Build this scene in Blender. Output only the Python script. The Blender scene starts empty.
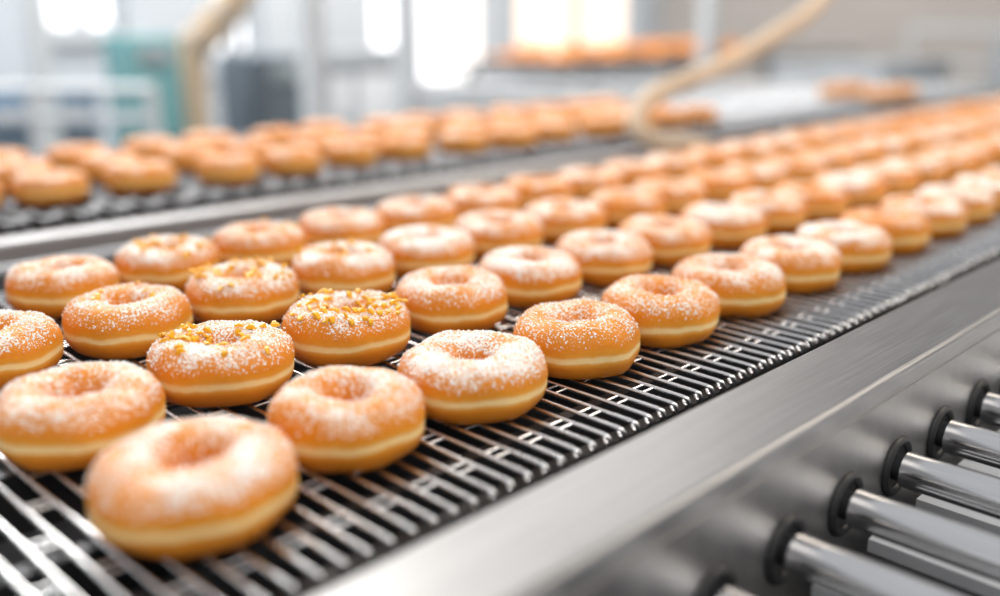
import bpy, math, random
import numpy as np
from mathutils import Vector, Matrix
S = bpy.context.scene
try:
    S.view_settings.view_transform = 'Standard'
except Exception as e:
    print(e)
rng = np.random.default_rng(7)
random.seed(7)

# ------------------------------------------------------------ materials
def new_mat(name):
    m = bpy.data.materials.new(name); m.use_nodes = True
    nt = m.node_tree
    b = nt.nodes['Principled BSDF']
    return m, nt, b

def simple(name, col, rough=0.5, metal=0.0, noise=0.06, scale=8.0, bump=0.0, stretch=(1,1,1)):
    m, nt, b = new_mat(name)
    g = nt.nodes.new('ShaderNodeNewGeometry')
    mp = nt.nodes.new('ShaderNodeMapping'); mp.inputs['Scale'].default_value = stretch
    n = nt.nodes.new('ShaderNodeTexNoise'); n.inputs['Scale'].default_value = scale
    n.inputs['Detail'].default_value = 4
    nt.links.new(g.outputs['Position'], mp.inputs['Vector']); nt.links.new(mp.outputs[0], n.inputs['Vector'])
    mx = nt.nodes.new('ShaderNodeMix'); mx.data_type = 'RGBA'
    mx.inputs[6].default_value = tuple(c*(1-noise*2) for c in col)+(1,)
    mx.inputs[7].default_value = tuple(min(1, c*(1+noise*2)) for c in col)+(1,)
    nt.links.new(n.outputs[0], mx.inputs[0]); nt.links.new(mx.outputs[2], b.inputs['Base Color'])
    mr = nt.nodes.new('ShaderNodeMapRange')
    mr.inputs['To Min'].default_value = max(0.02, rough-0.1); mr.inputs['To Max'].default_value = rough+0.1
    nt.links.new(n.outputs[0], mr.inputs['Value']); nt.links.new(mr.outputs[0], b.inputs['Roughness'])
    b.inputs['Metallic'].default_value = metal
    if bump > 0:
        bp = nt.nodes.new('ShaderNodeBump'); bp.inputs['Strength'].default_value = bump
        bp.inputs['Distance'].default_value = 0.001
        nt.links.new(n.outputs[0], bp.inputs['Height']); nt.links.new(bp.outputs[0], b.inputs['Normal'])
    return m

M_rod   = simple('polished_rod_steel', (0.88,0.89,0.91), 0.26, 1.0, 0.05, 30)
M_rod2  = simple('dull_rod_steel', (0.36,0.37,0.39), 0.45, 1.0, 0.1, 30)
M_rail  = simple('brushed_stainless', (0.42,0.42,0.43), 0.38, 1.0, 0.08, 10, 0.08, (60,1.5,60))
M_ledge = simple('brushed_ledge_steel', (0.29,0.29,0.295), 0.40, 1.0, 0.18, 12, 0.12, (60,1.2,60))
M_panel = simple('satin_stainless_panel', (0.30,0.295,0.295), 0.40, 1.0, 0.14, 14, 0.05, (1,4,1))
M_roller= simple('roller_steel', (0.78,0.78,0.79), 0.18, 1.0, 0.06, 20, 0.05, (1,40,40))
M_black = simple('black_rubber_and_hole_shade', (0.008,0.008,0.009), 0.5)
M_dark  = simple('dark_oiled_steel', (0.06,0.062,0.068), 0.4, 0.7)
M_pan   = simple('grey_pan_steel', (0.09,0.095,0.105), 0.5, 0.4, 0.2, 30)
M_white = simple('white_plastic', (0.75,0.77,0.8), 0.4)
M_pwhite= simple('painted_white_steel', (0.70,0.73,0.76), 0.45)
M_grey  = simple('machine_grey', (0.36,0.39,0.42), 0.5)
M_slate = simple('slate_machine_paint', (0.12,0.15,0.18), 0.5)
M_teal  = simple('teal_paint', (0.16,0.36,0.38), 0.45)
M_blue  = simple('blue_paint', (0.07,0.15,0.25), 0.45)
M_hose  = simple('beige_hose_rubber', (0.62,0.47,0.33), 0.5)
M_floor = simple('grey_epoxy_floor', (0.28,0.30,0.32), 0.35, 0, 0.1, 2)
M_wallL = simple('cool_white_wall', (0.60,0.645,0.69), 0.8, 0, 0.05, 1.5)
M_wallB = simple('warm_wall', (0.56,0.515,0.48), 0.8, 0, 0.05, 1.5)
M_sugar = simple('sugar_crystal', (0.98,0.97,0.96), 0.25)
M_zest  = simple('candied_zest', (1.0,0.44,0.006), 0.35, 0, 0.12, 300)

def donut_material():
    m, nt, b = new_mat('sugared_dough')
    N, L = nt.nodes, nt.links
    def math_(op, a, c=None, clamp=False, d=None):
        n = N.new('ShaderNodeMath'); n.operation = op; n.use_clamp = clamp
        for i, v in enumerate((a, c, d)):
            if v is None: continue
            if isinstance(v, (int, float)): n.inputs[i].default_value = v
            else: L.new(v, n.inputs[i])
        return n.outputs[0]
    at = N.new('ShaderNodeAttribute'); at.attribute_name = 'h'
    au = N.new('ShaderNodeAttribute'); au.attribute_name = 'side'
    ad = N.new('ShaderNodeAttribute'); ad.attribute_name = 'dust'
    geo = N.new('ShaderNodeNewGeometry')
    def noise(scale, detail=3):
        n = N.new('ShaderNodeTexNoise'); n.inputs['Scale'].default_value = scale
        n.inputs['Detail'].default_value = detail
        L.new(geo.outputs['Position'], n.inputs['Vector']); return n.outputs[0]
    nlow = noise(48); nmid = noise(190, 4); nfine = noise(700, 3)
    h = at.outputs['Fac']
    hw = math_('ADD', h, math_('MULTIPLY', math_('SUBTRACT', nlow, 0.5), 0.3))
    h01 = math_('MULTIPLY_ADD', hw, 0.5, False, 0.5)
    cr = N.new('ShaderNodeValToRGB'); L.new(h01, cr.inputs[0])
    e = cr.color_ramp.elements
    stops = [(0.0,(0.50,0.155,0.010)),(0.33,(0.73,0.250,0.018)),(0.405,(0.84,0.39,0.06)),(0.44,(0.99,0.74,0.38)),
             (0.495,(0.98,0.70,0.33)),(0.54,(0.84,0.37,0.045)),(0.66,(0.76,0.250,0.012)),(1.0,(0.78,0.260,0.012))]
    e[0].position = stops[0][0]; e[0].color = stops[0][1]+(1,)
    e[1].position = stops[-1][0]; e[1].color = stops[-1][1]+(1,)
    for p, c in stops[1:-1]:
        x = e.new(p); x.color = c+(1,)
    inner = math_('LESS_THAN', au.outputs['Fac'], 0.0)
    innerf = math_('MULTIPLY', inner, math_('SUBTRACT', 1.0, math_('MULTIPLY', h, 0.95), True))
    mx0 = N.new('ShaderNodeMix'); mx0.data_type = 'RGBA'
    L.new(innerf, mx0.inputs[0]); L.new(cr.outputs[0], mx0.inputs[6]); mx0.inputs[7].default_value = (0.68,0.21,0.012,1)
    mot = N.new('ShaderNodeMix'); mot.data_type = 'RGBA'; mot.blend_type = 'MULTIPLY'
    L.new(math_('MULTIPLY', nmid, 0.4), mot.inputs[0]); L.new(mx0.outputs[2], mot.inputs[6]); mot.inputs[7].default_value = (0.85,0.68,0.4,1)
    mr = N.new('ShaderNodeMapRange'); mr.interpolation_type = 'SMOOTHSTEP'
    mr.inputs['From Min'].default_value = 0.2; mr.inputs['From Max'].default_value = 1.0
    L.new(hw, mr.inputs['Value'])
    patch = N.new('ShaderNodeMapRange'); patch.inputs['From Min'].default_value = 0.38; patch.inputs['From Max'].default_value = 0.62
    L.new(nlow, patch.inputs['Value'])
    cov = math_('MULTIPLY', math_('MULTIPLY', mr.outputs[0], math_('MULTIPLY_ADD', patch.outputs[0], 0.8, False, 0.25)), ad.outputs['Fac'])
    film = N.new('ShaderNodeMix'); film.data_type = 'RGBA'
    L.new(math_('MULTIPLY', cov, 0.20, True), film.inputs[0]); L.new(mot.outputs[2], film.inputs[6]); film.inputs[7].default_value = (1.0,0.80,0.48,1)
    grain = N.new('ShaderNodeMapRange'); grain.inputs['From Min'].default_value = 0.0; grain.inputs['From Max'].default_value = 0.035
    L.new(math_('SUBTRACT', math_('ADD', nfine, math_('MULTIPLY', cov, 0.205)), 0.622), grain.inputs['Value'])
    gate = N.new('ShaderNodeMapRange'); gate.inputs['From Min'].default_value = 0.0; gate.inputs['From Max'].default_value = 0.08
    L.new(cov, gate.inputs['Value'])
    fac = math_('MULTIPLY', math_('MULTIPLY', grain.outputs[0], 0.92), gate.outputs[0], True)
    fin = N.new('ShaderNodeMix'); fin.data_type = 'RGBA'
    L.new(fac, fin.inputs[0]); L.new(film.outputs[2], fin.inputs[6]); fin.inputs[7].default_value = (0.97,0.95,0.91,1)
    L.new(fin.outputs[2], b.inputs['Base Color'])
    b.inputs['Roughness'].default_value = 0.5
    b.inputs['Specular IOR Level'].default_value = 0.22
    b.inputs['Subsurface Weight'].default_value = 0.03
    b.inputs['Subsurface Radius'].default_value = (1.0,0.55,0.15)
    b.inputs['Subsurface Scale'].default_value = 0.004
    bp = N.new('ShaderNodeBump'); bp.inputs['Strength'].default_value = 0.5; bp.inputs['Distance'].default_value = 0.0009
    L.new(math_('ADD', math_('MULTIPLY', nmid, 0.8), math_('MULTIPLY', fac, 0.9)), bp.inputs['Height'])
    L.new(bp.outputs[0], b.inputs['Normal'])
    return m
M_donut = donut_material()

# ------------------------------------------------------------ mesh builder
class MB:
    def __init__(s): s.v=[]; s.f=[]; s.m=[]; s.sm=[]; s.mats=[]
    def mi(s, mat):
        if mat not in s.mats: s.mats.append(mat)
        return s.mats.index(mat)
    def add(s, vs, fs, mat, smooth=False):
        o=len(s.v); s.v.extend([tuple(map(float,p)) for p in vs]); k=s.mi(mat)
        for f in fs: s.f.append([i+o for i in f]); s.m.append(k); s.sm.append(smooth)
    def box(s, x0,x1,y0,y1,z0,z1, mat, bev=0.0):
        if bev<=0:
            vs=[(x,y,z) for x in (x0,x1) for y in (y0,y1) for z in (z0,z1)]
            s.add(vs,[(0,1,3,2),(4,6,7,5),(0,4,5,1),(2,3,7,6),(0,2,6,4),(1,5,7,3)],mat); return
        import bmesh
        bm=bmesh.new(); bmesh.ops.create_cube(bm,size=1.0)
        for v in bm.verts:
            v.co=Vector(((x0+x1)/2+v.co.x*(x1-x0),(y0+y1)/2+v.co.y*(y1-y0),(z0+z1)/2+v.co.z*(z1-z0)))
        bmesh.ops.bevel(bm,geom=bm.edges[:],offset=bev,segments=3,profile=0.5,affect='EDGES')
        bm.verts.index_update()
        s.add([v.co for v in bm.verts],[[v.index for v in f.verts] for f in bm.faces],mat,True); bm.free()
    def tube(s, pts, r, mat, n=8, caps=True):
        pts=[Vector(p) for p in pts]; rings=[]
        up=None
        for i,p in enumerate(pts):
            a=pts[max(0,i-1)]; c=pts[min(len(pts)-1,i+1)]; t=(c-a).normalized()
            if up is None:
                up=Vector((0,0,1)) if abs(t.z)<0.9 else Vector((1,0,0))
            u=(up-t*up.dot(t)).normalized(); w=t.cross(u); up=u
            rr = r[i] if isinstance(r,(list,tuple)) else r
            rings.append([p+u*math.cos(2*math.pi*k/n)*rr+w*math.sin(2*math.pi*k/n)*rr for k in range(n)])
        vs=[q for R in rings for q in R]; fs=[]
        for i in range(len(rings)-1):
            for k in range(n):
                fs.append((i*n+k,i*n+(k+1)%n,(i+1)*n+(k+1)%n,(i+1)*n+k))
        s.add(vs,fs,mat,True)
        if caps:
            s.add(rings[0],[list(range(n))[::-1]],mat); s.add(rings[-1],[list(range(n))],mat)
    def torus(s, c, axis, R, r, mat, n=32, k=10):
        ax=Vector(axis).normalized(); u=ax.orthogonal().normalized(); w=ax.cross(u); c=Vector(c)
        vs=[]; fs=[]
        for i in range(n):
            d=u*math.cos(2*math.pi*i/n)+w*math.sin(2*math.pi*i/n)
            for j in range(k):
                a=2*math.pi*j/k; vs.append(c+d*(R+r*math.cos(a))+ax*r*math.sin(a))
        for i in range(n):
            for j in range(k):
                fs.append((i*k+j,((i+1)%n)*k+j,((i+1)%n)*k+(j+1)%k,i*k+(j+1)%k))
        s.add(vs,fs,mat,True)
    def extr(s, prof, y0, y1, mat, smooth=False):
        n=len(prof)
        vs=[(x,y0,z) for x,z in prof]+[(x,y1,z) for x,z in prof]
        s.add(vs,[(i,(i+1)%n,n+(i+1)%n,n+i) for i in range(n)],mat,smooth)
        s.add(vs,[list(range(n))[::-1],list(range(n,2*n))],mat)
    def obj(s, name, loc=(0,0,0), rz=0.0):
        me=bpy.data.meshes.new(name+'_mesh'); me.from_pydata(s.v,[],s.f)
        for m in s.mats: me.materials.append(m)
        me.polygons.foreach_set('material_index',s.m); me.polygons.foreach_set('use_smooth',s.sm)
        me.update()
        o=bpy.data.objects.new(name,me); S.collection.objects.link(o)
        o.location=loc; o.rotation_euler=(0,0,rz); return o

# ------------------------------------------------------------ doughnuts
B_H=0.0180
def donut_arrays(seed, nu=64, nv=36, dia=1.0, dust=1.0):
    r=np.random.default_rng(seed); p=r.uniform(0,6.28,8)
    th=np.linspace(0,2*np.pi,nu,endpoint=False)[:,None]; ph=np.linspace(0,2*np.pi,nv,endpoint=False)[None,:]
    R=0.0255*(1+0.018*np.sin(2*th+p[0])+0.012*np.sin(3*th+p[1]))
    a=0.0173*(1+0.03*np.sin(2*th+p[2])+0.02*np.sin(5*th+p[3]))
    b=B_H*(1+0.03*np.sin(1*th+p[4])+0.02*np.sin(3*th+p[5]))
    c,s_=np.cos(ph),np.sin(ph)
    rad=R+a*np.sign(c)*np.abs(c)**0.80
    z=b*np.sign(s_)*np.abs(s_)**0.95
    rad=rad-0.0008*np.exp(-((s_+0.06)/0.09)**2)*(c>0)
    rad=rad+0.0022*np.clip(-c,0,1)*np.clip(s_,0,1)
    w=0.00038*(np.sin(7*th+p[6]+2*ph)+np.sin(4*th-3*ph+p[7]))
    rad=rad+w*c; z=z+w*s_
    z=np.maximum(z,-0.0160)
    X=(rad*np.cos(th))*dia; Y=(rad*np.sin(th))*dia; Z=z*np.ones_like(th)
    V=np.stack([X,Y,Z],-1).reshape(-1,3)
    H=(s_*np.ones_like(th)).reshape(-1); Sd=(c*np.ones_like(th)).reshape(-1)
    i=np.arange(nu)[:,None]; j=np.arange(nv)[None,:]
    F=np.stack([i*nv+j,((i+1)%nu)*nv+j,((i+1)%nu)*nv+(j+1)%nv,i*nv+(j+1)%nv],-1).reshape(-1,4)
    return V,F,H,Sd,np.full(len(V),dust)

CUBE=np.array([(x,y,z) for x in (-.5,.5) for y in (-.5,.5) for z in (-.5,.5)])
CF=np.array([(0,1,3,2),(4,6,7,5),(0,4,5,1),(2,3,7,6),(0,2,6,4),(1,5,7,3)])
def rand_rot(r):
    q=r.normal(size=4); q/=np.linalg.norm(q); w,x,y,z=q
    return np.array([[1-2*(y*y+z*z),2*(x*y-z*w),2*(x*z+y*w)],[2*(x*y+z*w),1-2*(x*x+z*z),2*(y*z-x*w)],[2*(x*z-y*w),2*(y*z+x*w),1-2*(x*x+y*y)]])

def make_donut_obj(name, items, grains=0, zest=0, seed=0, loc=(0,0,0)):
    Vs=[];Fs=[];Hs=[];Ss=[];Ds=[];mat=[];off=0
    r=np.random.default_rng(seed+991)
    for (x,y,z,sd,dia,dust,tx,ty,nu,nv) in items:
        V,F,H,Sd,D=donut_arrays(sd,nu,nv,dia,dust)
        base=V.copy()
        V=V+np.array([x,y,z])
        V[:,2]+=tx*(V[:,0]-x)+ty*(V[:,1]-y)
        V0=V; F0=F
        Vs.append(V);Fs.append(F+off);Hs.append(H);Ss.append(Sd);Ds.append(D);mat.append(np.zeros(len(F),int));off+=len(V)
        if grains:
            cand=np.where(H[F0[:,0]]>0.2)[0]; q=F0[cand,0]
            wt=(H[q]-0.15)**1.2*(1+0.9*np.sin(base[q,0]*160+sd)*np.sin(base[q,1]*170+sd*2))*(0.4+base[q,0]**2*900+base[q,1]**2*900); wt=np.clip(wt,0,None); wt/=wt.sum()
            idx=r.choice(cand,size=int(grains*dust),p=wt)
            for k in idx:
                u,v=r.random(2); A,B,C,E=V0[F0[k]]
                p=(A*(1-u)+B*u)*(1-v)+(E*(1-u)+C*u)*v
                s=r.uniform(0.0005,0.0011)
                cv=(CUBE*s)@rand_rot(r).T+p+np.array([0,0,0.0001])
                Vs.append(cv);Fs.append(CF+off);n=8
                Hs.append(np.ones(n));Ss.append(np.ones(n));Ds.append(np.ones(n));mat.append(np.ones(6,int));off+=n
        if zest:
            topc=np.where((H[F0[:,0]]>0.6))[0]
            cs=r.uniform(0,6.28,3)
            for q in range(zest):
                k=r.choice(topc); 
                th=math.atan2(base[F0[k,0],1],base[F0[k,0],0])
                if q%3 and min(abs((th-cc+math.pi)%(2*math.pi)-math.pi) for cc in cs)>0.6: continue
                c=V0[F0[k]].mean(0)+np.array([0,0,r.uniform(0.0006,0.0026)])
                sc=np.array([r.uniform(0.003,0.0085),r.uniform(0.0019,0.0038),r.uniform(0.0014,0.003)])
                a=r.uniform(0,6.28); t=r.normal(scale=0.5)
                Rz=np.array([[math.cos(a),-math.sin(a),0],[math.sin(a),math.cos(a),0],[0,0,1]])
                Rt=np.array([[math.cos(t),0,math.sin(t)],[0,1,0],[-math.sin(t),0,math.cos(t)]])
                pts=[];st=5
                for i_ in range(st):
                    u=i_/(st-1)-0.5; wv=(1-1.6*u*u)*r.uniform(0.8,1.15)
                    cen=np.array([u*sc[0],0,-2*u*u*sc[2]])
                    for (yy,zz) in ((-.5,-.5),(.5,-.5),(.5,.5),(-.5,.5)):
                        pts.append(cen+np.array([0,yy*sc[1]*wv,zz*sc[2]*wv]))
                cv=np.array(pts)@(Rz@Rt).T+c
                ff=[]
                for i_ in range(st-1):
                    for kk in range(4): ff.append((i_*4+kk,i_*4+(kk+1)%4,(i_+1)*4+(kk+1)%4,(i_+1)*4+kk))
                ff.append((3,2,1,0)); ff.append((16,17,18,19))
                Vs.append(cv);Fs.append(np.array(ff)+off);n=len(cv)
                Hs.append(np.ones(n));Ss.append(np.ones(n));Ds.append(np.ones(n));mat.append(np.full(len(ff),2));off+=n
    V=np.concatenate(Vs);F=np.concatenate(Fs);mt=np.concatenate(mat)
    me=bpy.data.meshes.new(name+'_mesh')
    me.vertices.add(len(V)); me.vertices.foreach_set('co',V.ravel())
    me.loops.add(len(F)*4); me.loops.foreach_set('vertex_index',F.ravel().astype(np.int32))
    me.polygons.add(len(F)); me.polygons.foreach_set('loop_start',np.arange(0,len(F)*4,4,dtype=np.int32))
    try: me.polygons.foreach_set('loop_total',np.full(len(F),4,dtype=np.int32))
    except Exception: pass
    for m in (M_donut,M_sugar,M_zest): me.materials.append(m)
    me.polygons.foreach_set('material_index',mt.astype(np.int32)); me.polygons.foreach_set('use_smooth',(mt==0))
    me.update(calc_edges=True)
    for nm,arr in (('h',Hs),('side',Ss),('dust',Ds)):
        at=me.attributes.new(nm,'FLOAT','POINT'); at.data.foreach_set('value',np.concatenate(arr).astype(np.float32))
    o=bpy.data.objects.new(name,me); S.collection.objects.link(o); o.location=loc
    return o

BELT_Z=0.8768; DZ=0.8955
ZEST={(1,1):75,(1,2):110,(2,2):80,(3,2):50,(2,1):14,(2,3):30,(3,3):14}
NUDGE={(0,0):(0.0065,0.003),(1,0):(0.020,0.0),(0,1):(-0.002,0.0),(2,1):(0.002,0),(3,1):(0.004,0.002),(0,3):(0.001,0.001)}
far=[]
k=0
for n in range(-2,26):
    for m in range(4):
        if n<0 and m<2: continue
        x=-0.386-0.125*m+rng.normal(scale=0.0022); y=0.185+0.0925*n+rng.normal(scale=0.0018)
        dia=1.0+rng.normal(scale=0.012); dust=float(np.clip(rng.normal(1.0,0.2),0.6,1.35)); k+=1
        if m==0 and n==0: dia=1.08
        if (m,n) in NUDGE: x+=NUDGE[(m,n)][0]; y+=NUDGE[(m,n)][1]
        if (m,n)==(0,1): dia=0.96
        if (m,n)==(1,0): dia=1.03
        tx,ty=rng.normal(scale=0.008,size=2)
        if -1<=n<=7:
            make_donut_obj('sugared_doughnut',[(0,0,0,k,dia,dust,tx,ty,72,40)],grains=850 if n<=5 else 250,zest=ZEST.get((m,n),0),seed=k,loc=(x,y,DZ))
        else:
            far.append((x,y,DZ,k,dia,dust,tx,ty,40,24))
make_donut_obj('rows_of_doughnuts',far)

C2=(-1.40,0.45); ROT2=math.radians(-3.0)
back=[]
cr_,sr_=math.cos(ROT2),math.sin(ROT2)
for n in range(-4,22):
    if 12<n<19: continue
    for m in range(3):
        if n>=19 and m>1: continue
        lx=0.19-0.125*m+rng.normal(scale=0.008); ly=0.108*n+rng.normal(scale=0.008)+0.02
        k+=1
        if ly>2.25: continue
        back.append((C2[0]+lx*cr_-ly*sr_,C2[1]+lx*sr_+ly*cr_,DZ,k,1.0+rng.normal(scale=0.02),0.7,0,0,40,24))
make_donut_obj('rows_of_plain_doughnuts',back)

# ------------------------------------------------------------ wire belts
def wire_belt(name, x0, x1, y0, y1, pitch=0.0150, loc=(0,0,0), rz=0.0, z=0.0, n=8, rr=0.0018, lane=0.060, mat=None):
    mb=MB(); y=y0; j=0; mat=mat or M_rod
    while y<y1:
        def curl(xe,sg):
            return [(xe+sg*0.0035*math.sin(a),y+0.0012*a,z-0.0035*(1-math.cos(a))) for a in [0.5*q for q in range(1,10)]]
        mb.tube(curl(x0,-1)[::-1]+[(x0,y,z),(x1,y,z)]+curl(x1,1),rr,mat,n)
        x=x0+0.012+(lane/2 if j%2 else 0)
        while x<x1-0.004:
            for dx in (0,0.0075):
                mb.tube([(x+dx,y-0.0005,z-0.0002),(x+dx,y+pitch+0.0005,z-0.0002)],rr*0.75,mat,6)
            x+=lane
        y+=pitch; j+=1
    return mb.obj(name,loc,rz)
wire_belt('wire_mesh_conveyor_belt',-0.835,-0.306,-0.30,2.75,pitch=0.0128,z=BELT_Z,rr=0.00135,lane=0.075,n=10)
wire_belt('wire_mesh_conveyor_belt',-0.28,0.28,-0.75,2.75,pitch=0.02,loc=(C2[0],C2[1],0),rz=ROT2,z=BELT_Z,n=6,rr=0.0018,mat=M_rod2)

# ------------------------------------------------------------ main conveyor frame
mb=MB()
Y0,Y1=-0.35,2.8
mb.box(-0.835,-0.345,Y0,Y1,0.835,0.838,M_pan)
for x in (-0.80,-0.70,-0.60,-0.50,-0.40,-0.345):
    mb.box(x-0.004,x+0.004,Y0,Y1,0.838,0.8725,M_dark)
mb.box(-0.322,-0.312,Y0,Y1,0.80,0.864,M_black)
mb.box(-0.312,-0.266,Y0,Y1,0.80,0.812,M_black)
yy=Y0
while yy<Y1:
    mb.tube([(-0.311,yy,0.852),(-0.298,yy,0.852)],0.0035,M_dark,8); yy+=0.0128
R=0.004; prof=[(-0.266,0.62)]
def arc(cx,cz,a0,a1,r=R,n=5): return [(cx+r*math.cos(math.radians(a0+(a1-a0)*i/n)),cz+r*math.sin(math.radians(a0+(a1-a0)*i/n))) for i in range(n+1)]
prof+=arc(-0.262,0.894,180,90); prof+=arc(-0.2135,0.894,90,0); prof+=[(-0.2095,0.62)]
mb.extr(prof[::-1],Y0,Y1,M_ledge,False)
mb.box(-0.2096,-0.2085,Y0,Y1,0.62,0.884,M_panel)
mb.box(-0.2096,-0.185,Y0,Y1,0.60,0.62,M_rail)
prof=[(-0.885,0.74)]+arc(-0.881,0.862,180,90)+arc(-0.856,0.862,90,0)+[(-0.852,0.74)]
mb.extr(prof[::-1],Y0,Y1,M_pan)
for y in (-0.2,0.7,1.6,2.6):
    mb.box(-0.88,-0.84,y-0.02,y+0.02,0.03,0.80,M_rail); mb.box(-0.26,-0.22,y-0.02,y+0.02,0.03,0.62,M_rail)
    mb.box(-0.86,-0.24,y-0.015,y+0.015,0.30,0.33,M_rail); mb.box(-0.86,-0.24,y-0.015,y+0.015,0.77,0.80,M_rail)
    for x in (-0.86,-0.24): mb.tube([(x,y,0.0),(x,y,0.012),(x,y,0.03)],[0.035,0.03,0.012],M_black,16)
RZ=1.1-0.266
ry=0.2855
while ry<1.75:
    mb.torus((-0.2085,ry,RZ),(1,0,0),0.0162,0.0032,M_black,36,10)
    mb.tube([(-0.2086,ry,RZ),(-0.2078,ry,RZ)],0.0165,M_black,32)  # black disc stands in for the shade inside the open roller hole
    mb.tube([(-0.2078,ry,RZ),(-0.200,ry,RZ)],0.0085,M_dark,24)
    mb.tube([(-0.202,ry,RZ),(0.10,ry,RZ)],0.0112,M_roller,48)
    mb.box(-0.200,0.10,ry+0.018,ry+0.030,RZ-0.034,RZ-0.026,M_white)
    mb.box(-0.200,0.10,ry+0.040,ry+0.047,RZ-0.040,RZ-0.032,M_white)
    ry+=0.0675
mb.box(-0.2085,0.10,0.22,1.8,RZ-0.075,RZ-0.060,M_dark)
mb.box(0.10,0.13,0.22,1.8,0.60,0.865,M_rail,0.003)
for y in (0.26,1.75): mb.box(0.095,0.135,y-0.02,y+0.02,0.0,0.62,M_rail)
mb.obj('conveyor_frame')

# ------------------------------------------------------------ second conveyor frame
mb=MB()
for sx in (1,-1):
    xs=sorted((sx*0.300,sx*0.335))
    mb.box(xs[0],xs[1],-0.8,2.8,0.77,0.868,M_rail,0.004)
    mb.tube([(sx*0.35,-0.8,0.84),(sx*0.35,2.8,0.84)],0.008,M_rod2,12)
    for y in (-0.7,0.3,1.3,2.6):
        xs=sorted((sx*0.30,sx*0.34)); mb.box(xs[0],xs[1],y-0.02,y+0.02,0.0,0.77,M_rail)
        xs=sorted((sx*0.33,sx*0.36)); mb.box(xs[0],xs[1],y-0.01,y+0.01,0.82,0.835,M_rail)
mb.box(-0.30,0.30,-0.8,2.8,0.79,0.796,M_pan)
for x in (-0.25,-0.12,0.0,0.12,0.25): mb.box(x-0.004,x+0.004,-0.8,2.8,0.796,0.8725,M_dark)
for y in (-0.7,0.3,1.3,2.6): mb.box(-0.33,0.33,y-0.015,y+0.015,0.3,0.33,M_rail)
mb.obj('rear_conveyor_frame',(C2[0],C2[1],0),ROT2)

# ------------------------------------------------------------ background hose
def smooth_path(pts, n=10):
    P=[Vector(p) for p in pts]; out=[]
    for i in range(len(P)-1):
        p0=P[max(0,i-1)];p1=P[i];p2=P[i+1];p3=P[min(len(P)-1,i+2)]
        for k in range(n):
            t=k/n
            out.append(0.5*((2*p1)+(-p0+p2)*t+(2*p0-5*p1+4*p2-p3)*t*t+(-p0+3*p1-3*p2+p3)*t*t*t))
    out.append(P[-1]); return out
def W(gf,gr,z): return (-0.702*gf+0.712*gr, 0.712*gf+0.702*gr, z)
mb=MB()
path=smooth_path([W(1.72,0.36,0.872),W(1.70,0.31,0.880),W(1.68,0.262,0.888),W(1.70,0.235,0.915),W(1.75,0.27,0.958),W(1.85,0.41,1.005),W(2.0,0.55,1.06),W(2.15,0.68,1.13),W(2.3,0.80,1.30),W(2.4,0.88,1.7),W(2.4,0.9,2.3),W(2.4,0.9,3.0)])
mb.tube(path,0.0165,M_hose,18)
a=path[0]; 
mb.tube([(a.x,a.y,0.80),(a.x,a.y,0.878)],0.02,M_rail,20)
mb.box(a.x-0.03,a.x+0.03,a.y-0.03,a.y+0.03,0.0,0.80,M_rail)
mb.obj('beige_air_hose')

# ------------------------------------------------------------ room
mb=MB(); mb.box(-5.3,3.5,-3,7.3,-0.1,0.0,M_floor); mb.obj('floor')
mb=MB(); mb.box(-5.0,3.5,7.0,7.2,0,3.0,M_wallB); mb.obj('wall_back')
wins=[(0.55,1.35,1.0,2.5),(1.95,2.35,1.0,2.5),(2.86,3.14,0.80,2.5),(3.95,5.05,0.62,2.5),(5.25,6.75,0.72,2.5)]
mb=MB(); y=-3.0
for (a,b_,z0,z1) in wins:
    mb.box(-5.2,-5.0,y,a,0,3.0,M_wallL); mb.box(-5.2,-5.0,a,b_,0,z0,M_wallL); mb.box(-5.2,-5.0,a,b_,z1,3.0,M_wallL); y=b_
mb.box(-5.2,-5.0,y,7.2,0,3.0,M_wallL); mb.obj('wall_left')
for i,(a,b_,z0,z1) in enumerate(wins):
    mb=MB(); t=0.035
    mb.box(-5.13,-5.06,a,a+t,z0,z1,M_pwhite); mb.box(-5.13,-5.06,b_-t,b_,z0,z1,M_pwhite)
    mb.box(-5.13,-5.06,a,b_,z0,z0+t,M_pwhite); mb.box(-5.13,-5.06,a,b_,z1-t,z1,M_pwhite)
    mid=(a+b_)/2 if i!=3 else 4.37
    mb.box(-5.12,-5.07,mid-0.03,mid+0.03,z0,z1,M_grey)
    mb.box(-5.04,-4.94,a-0.04,b_+0.04,z0-0.04,z0,M_pwhite)
    mb.obj('window_%d'%(i+1))

# ------------------------------------------------------------ background machinery
def post(name,gf,gr,w,mat,z1=3.0):
    mb=MB(); x,y,_=W(gf,gr,0)
    mb.box(x-w/2,x+w/2,y-w/2,y+w/2,0.01,z1,mat,0.006)
    mb.box(x-w,x+w,y-w,y+w,0,0.012,M_rail)
    for s in (-1,1):
        for t in (-1,1): mb.tube([(x+s*w*0.8,y+t*w*0.8,0.012),(x+s*w*0.8,y+t*w*0.8,0.022)],0.008,M_dark,8)
    mb.obj(name)
post('steel_support_post',3.0,-0.562,0.062,M_pwhite)
post('steel_support_post',3.6,-0.341,0.062,M_pwhite)
post('steel_support_post',4.4,0.9,0.06,M_pwhite)
post('steel_support_post',3.2,-1.47,0.06,M_pwhite)

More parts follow.
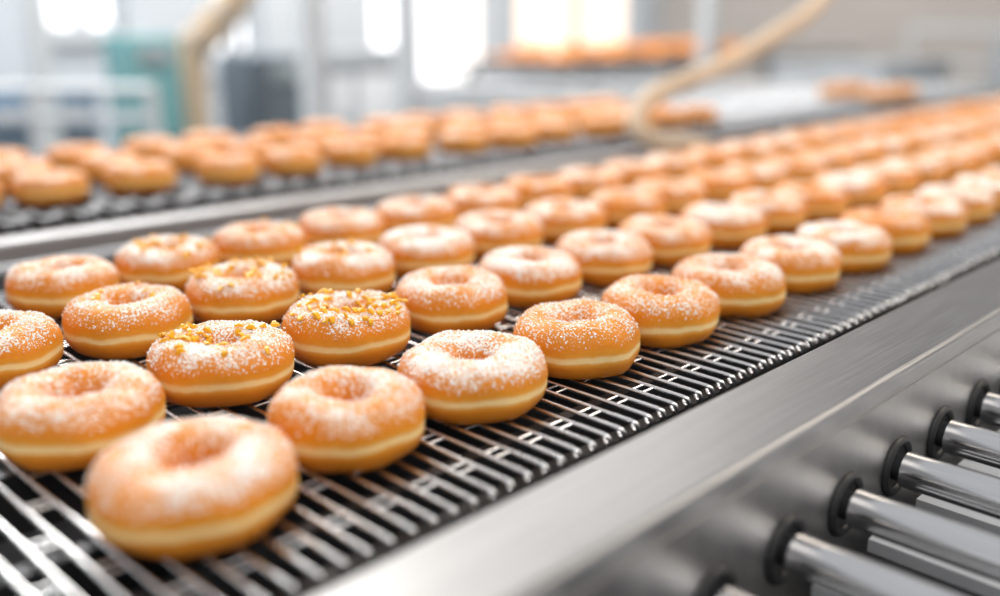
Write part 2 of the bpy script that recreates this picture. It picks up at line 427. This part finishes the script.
def cabinet(name,cx,cy,w,d,z0,z1,mat,mat2,rz=0.0,doors=2):
    mb=MB()
    mb.box(-w/2,w/2,-d/2,d/2,z0,z1,mat,0.012)
    for s in (-1,1):
        for t in (-1,1): mb.box(s*(w/2-0.04)-0.02,s*(w/2-0.04)+0.02,t*(d/2-0.04)-0.02,t*(d/2-0.04)+0.02,0,z0+0.01,M_rail)
    dw=d/doors
    for i in range(doors):
        a=-d/2+i*dw+0.02; b2=-d/2+(i+1)*dw-0.02
        mb.box(w/2-0.002,w/2+0.012,a,b2,z0+0.04,z1-0.12,mat2,0.004)
        mb.tube([(w/2+0.03,b2-0.04,(z0+z1)/2-0.08),(w/2+0.03,b2-0.04,(z0+z1)/2+0.08)],0.008,M_rod2,10)
        for zz in (-0.08,0.08): mb.tube([(w/2+0.01,b2-0.04,(z0+z1)/2+zz),(w/2+0.03,b2-0.04,(z0+z1)/2+zz)],0.006,M_rod2,8)
    mb.box(w/2-0.002,w/2+0.01,-d/2+0.04,d/2-0.04,z1-0.09,z1-0.03,M_grey,0.003)
    for i in range(4):
        yy=-d/2+0.08+i*0.05
        if yy>d/2-0.03: break
        mb.tube([(w/2+0.008,yy,z1-0.06),(w/2+0.018,yy,z1-0.06)],0.011,M_white if i%2 else M_teal,14)
    return mb.obj(name,(cx,cy,0),rz)
cabinet('teal_dough_mixer',-3.05,1.47,0.16,0.18,0.25,1.03,M_teal,M_teal,0,1)
cabinet('white_control_cabinet',-3.7,0.55,0.5,0.8,0.2,1.02,M_pwhite,M_white)
cabinet('blue_storage_cabinet',-3.66,1.32,0.26,0.40,0.1,0.82,M_blue,M_slate,0,1)
cabinet('slate_mixing_machine',-3.20,2.05,0.30,0.30,0.15,0.95,M_slate,M_slate,0,1)
cabinet('steel_proofing_cabinet',-4.1,2.9,0.5,0.8,0.15,0.93,M_grey,M_pwhite)
cabinet('stainless_fryer_housing',-2.3,5.0,0.6,0.8,0.15,0.86,M_grey,M_pwhite)
cabinet('stainless_oven',-1.2,5.6,0.9,1.0,0.1,0.98,M_grey,M_rail,-0.8)
cabinet('blue_drum_mixer',-0.95,3.75,0.30,0.34,0.3,1.06,M_teal,M_blue,-0.6,1)

mb=MB()
p=smooth_path([W(3.4,-0.80,3.0),W(3.4,-0.82,1.6),W(3.4,-0.86,1.2),W(3.4,-0.98,1.04),W(3.4,-1.05,0.93),W(3.4,-1.06,0.4),W(3.4,-1.06,0.0)])
mb.tube(p,0.055,M_hose,20); 
for q in (5,15,25,35,45): 
    if q<len(p)-1: mb.torus(p[q],(p[q+1]-p[q-1]),0.056,0.007,M_rail,24,8)
mb.obj('ventilation_duct')

mb=MB()
mb.box(-3.5,-2.85,3.2,6.2,0.84,0.87,M_rail,0.004)
mb.box(-3.45,-2.9,3.3,6.1,0.30,0.33,M_rail)
for y in (3.3,4.2,5.1,6.1):
    for x in (-3.45,-2.9): mb.box(x-0.02,x+0.02,y-0.02,y+0.02,0,0.84,M_rail)
for y in (3.7,4.5,5.3): mb.box(-3.4,-2.95,y-0.3,y+0.3,0.33,0.62,M_pwhite,0.02)
mb.obj('steel_work_table')
mb=MB()
mb.box(-3.4,-2.92,3.3,4.9,0.8705,0.876,M_rail)
for (a,b2,c,d) in ((-3.41,-3.40,3.3,4.9),(-2.92,-2.91,3.3,4.9),(-3.4,-2.92,3.29,3.3),(-3.4,-2.92,4.9,4.91)): mb.box(a,b2,c,d,0.8705,0.89,M_rail)
mb.obj('baking_tray')
it=[]
for i in range(14):
    for j in range(4):
        k+=1; it.append((-3.33+0.115*j,3.37+0.112*i,0.876+0.0162,k,1.05,0.2,0,0,28,16))
        if (i+j)%3: k+=1; it.append((-3.32+0.115*j,3.40+0.112*i,0.876+0.050,k,1.05,0.2,0,0,28,16))
make_donut_obj('tray_of_doughnuts',it)

def railing(a,b,zs,nposts=3,r_=0.018):
    mb=MB(); A=Vector(a); B=Vector(b)
    for z in zs: mb.tube([(A.x,A.y,z),(B.x,B.y,z)],r_,M_pwhite,12)
    for i in range(nposts):
        q=A.lerp(B,i/(nposts-1)); mb.tube([(q.x,q.y,0),(q.x,q.y,max(zs)+0.01)],r_*1.2,M_pwhite,12)
    mb.obj('guard_railing')
railing((-2.6,6.3,0),(0.5,6.3,0),(0.55,0.80,1.0))
x1_,y1_,_=W(2.7,-1.6,0); x2_,y2_,_=W(2.7,-0.95,0)
railing((x1_,y1_,0),(x2_,y2_,0),(0.82,0.90),3,0.014)
x1_,y1_,_=W(3.5,-0.22,0); x2_,y2_,_=W(3.5,1.7,0)
railing((x1_,y1_,0),(x2_,y2_,0),(0.80,0.845),4,0.016)

# ------------------------------------------------------------ lights
def area(name,loc,target,size,power,col):
    l=bpy.data.lights.new(name,'AREA'); l.size=size; l.energy=power; l.color=col
    o=bpy.data.objects.new(name,l); S.collection.objects.link(o); o.location=loc
    o.rotation_euler=(Vector(target)-Vector(loc)).to_track_quat('-Z','Y').to_euler(); return o
area('added_key_light',(-2.6,1.2,2.9),(-0.5,0.5,0.9),1.4,60,(1,0.95,0.88))  # added key light from the window side, no fixture modelled
area('added_warm_light',(0.9,2.8,2.8),(-0.6,1.0,0.9),1.2,42,(1,0.88,0.74))  # added warm light from the right rear, not a fitting of the room
area('added_front_fill',(0.8,-0.2,2.7),(-0.5,0.4,0.9),1.2,18,(1.0,0.96,0.90))  # added soft fill from the camera's right
area('added_back_room_light',(-3.2,3.6,2.95),(-3.4,4.2,0.0),2.0,100,(1.0,0.94,0.87))  # added light to brighten the walls and machines at the rear
area('added_back_left_light',(-3.4,0.9,2.95),(-3.8,1.0,0.0),1.6,58,(0.92,0.97,1.0))  # added cool light aimed at the left background

w=bpy.data.worlds.new('factory_daylight'); S.world=w; w.use_nodes=True
nt=w.node_tree; N=nt.nodes; L=nt.links; bg=N['Background']
tc=N.new('ShaderNodeTexCoord')
def lobe(d,f0,f1,col,prev):
    dp=N.new('ShaderNodeVectorMath'); dp.operation='DOT_PRODUCT'; dp.inputs[1].default_value=d
    L.new(tc.outputs['Generated'],dp.inputs[0])
    mr=N.new('ShaderNodeMapRange'); mr.interpolation_type='SMOOTHSTEP'
    mr.inputs['From Min'].default_value=f0; mr.inputs['From Max'].default_value=f1; L.new(dp.outputs['Value'],mr.inputs['Value'])
    mx=N.new('ShaderNodeMix'); mx.data_type='RGBA'; L.new(mr.outputs[0],mx.inputs[0]); L.new(prev,mx.inputs[6]); mx.inputs[7].default_value=col
    return mx.outputs[2]
sep=N.new('ShaderNodeSeparateXYZ'); L.new(tc.outputs['Generated'],sep.inputs[0])
cr=N.new('ShaderNodeValToRGB'); 
m2=N.new('ShaderNodeMapRange'); m2.inputs['From Min'].default_value=-0.3; m2.inputs['From Max'].default_value=1.0; L.new(sep.outputs['Z'],m2.inputs['Value']); L.new(m2.outputs[0],cr.inputs[0])
cr.color_ramp.elements[0].color=(0.30,0.31,0.32,1); cr.color_ramp.elements[1].color=(0.58,0.59,0.61,1)
e=cr.color_ramp.elements.new(0.25); e.color=(1.0,1.0,1.0,1)
e=cr.color_ramp.elements.new(0.55); e.color=(0.54,0.55,0.57,1)
c1=lobe((-0.80,0.60,0.0),0.90,0.99,(3.2,3.2,3.25,1),cr.outputs[0])
c2=lobe((-0.60,0.80,0.0),0.975,0.995,(2.0,1.64,1.34,1),c1)
L.new(c2,bg.inputs['Color']); bg.inputs['Strength'].default_value=0.93

# ------------------------------------------------------------ camera
cam=bpy.data.cameras.new('camera'); co=bpy.data.objects.new('camera',cam); S.collection.objects.link(co)
cam.sensor_width=36; cam.lens=35.06; cam.clip_start=0.01; cam.clip_end=60
co.location=(0,0,1.1); co.rotation_euler=(math.radians(90-16.36),0,math.radians(44.6))
cam.dof.use_dof=True; cam.dof.focus_distance=0.605; cam.dof.aperture_fstop=1.8
S.camera=co
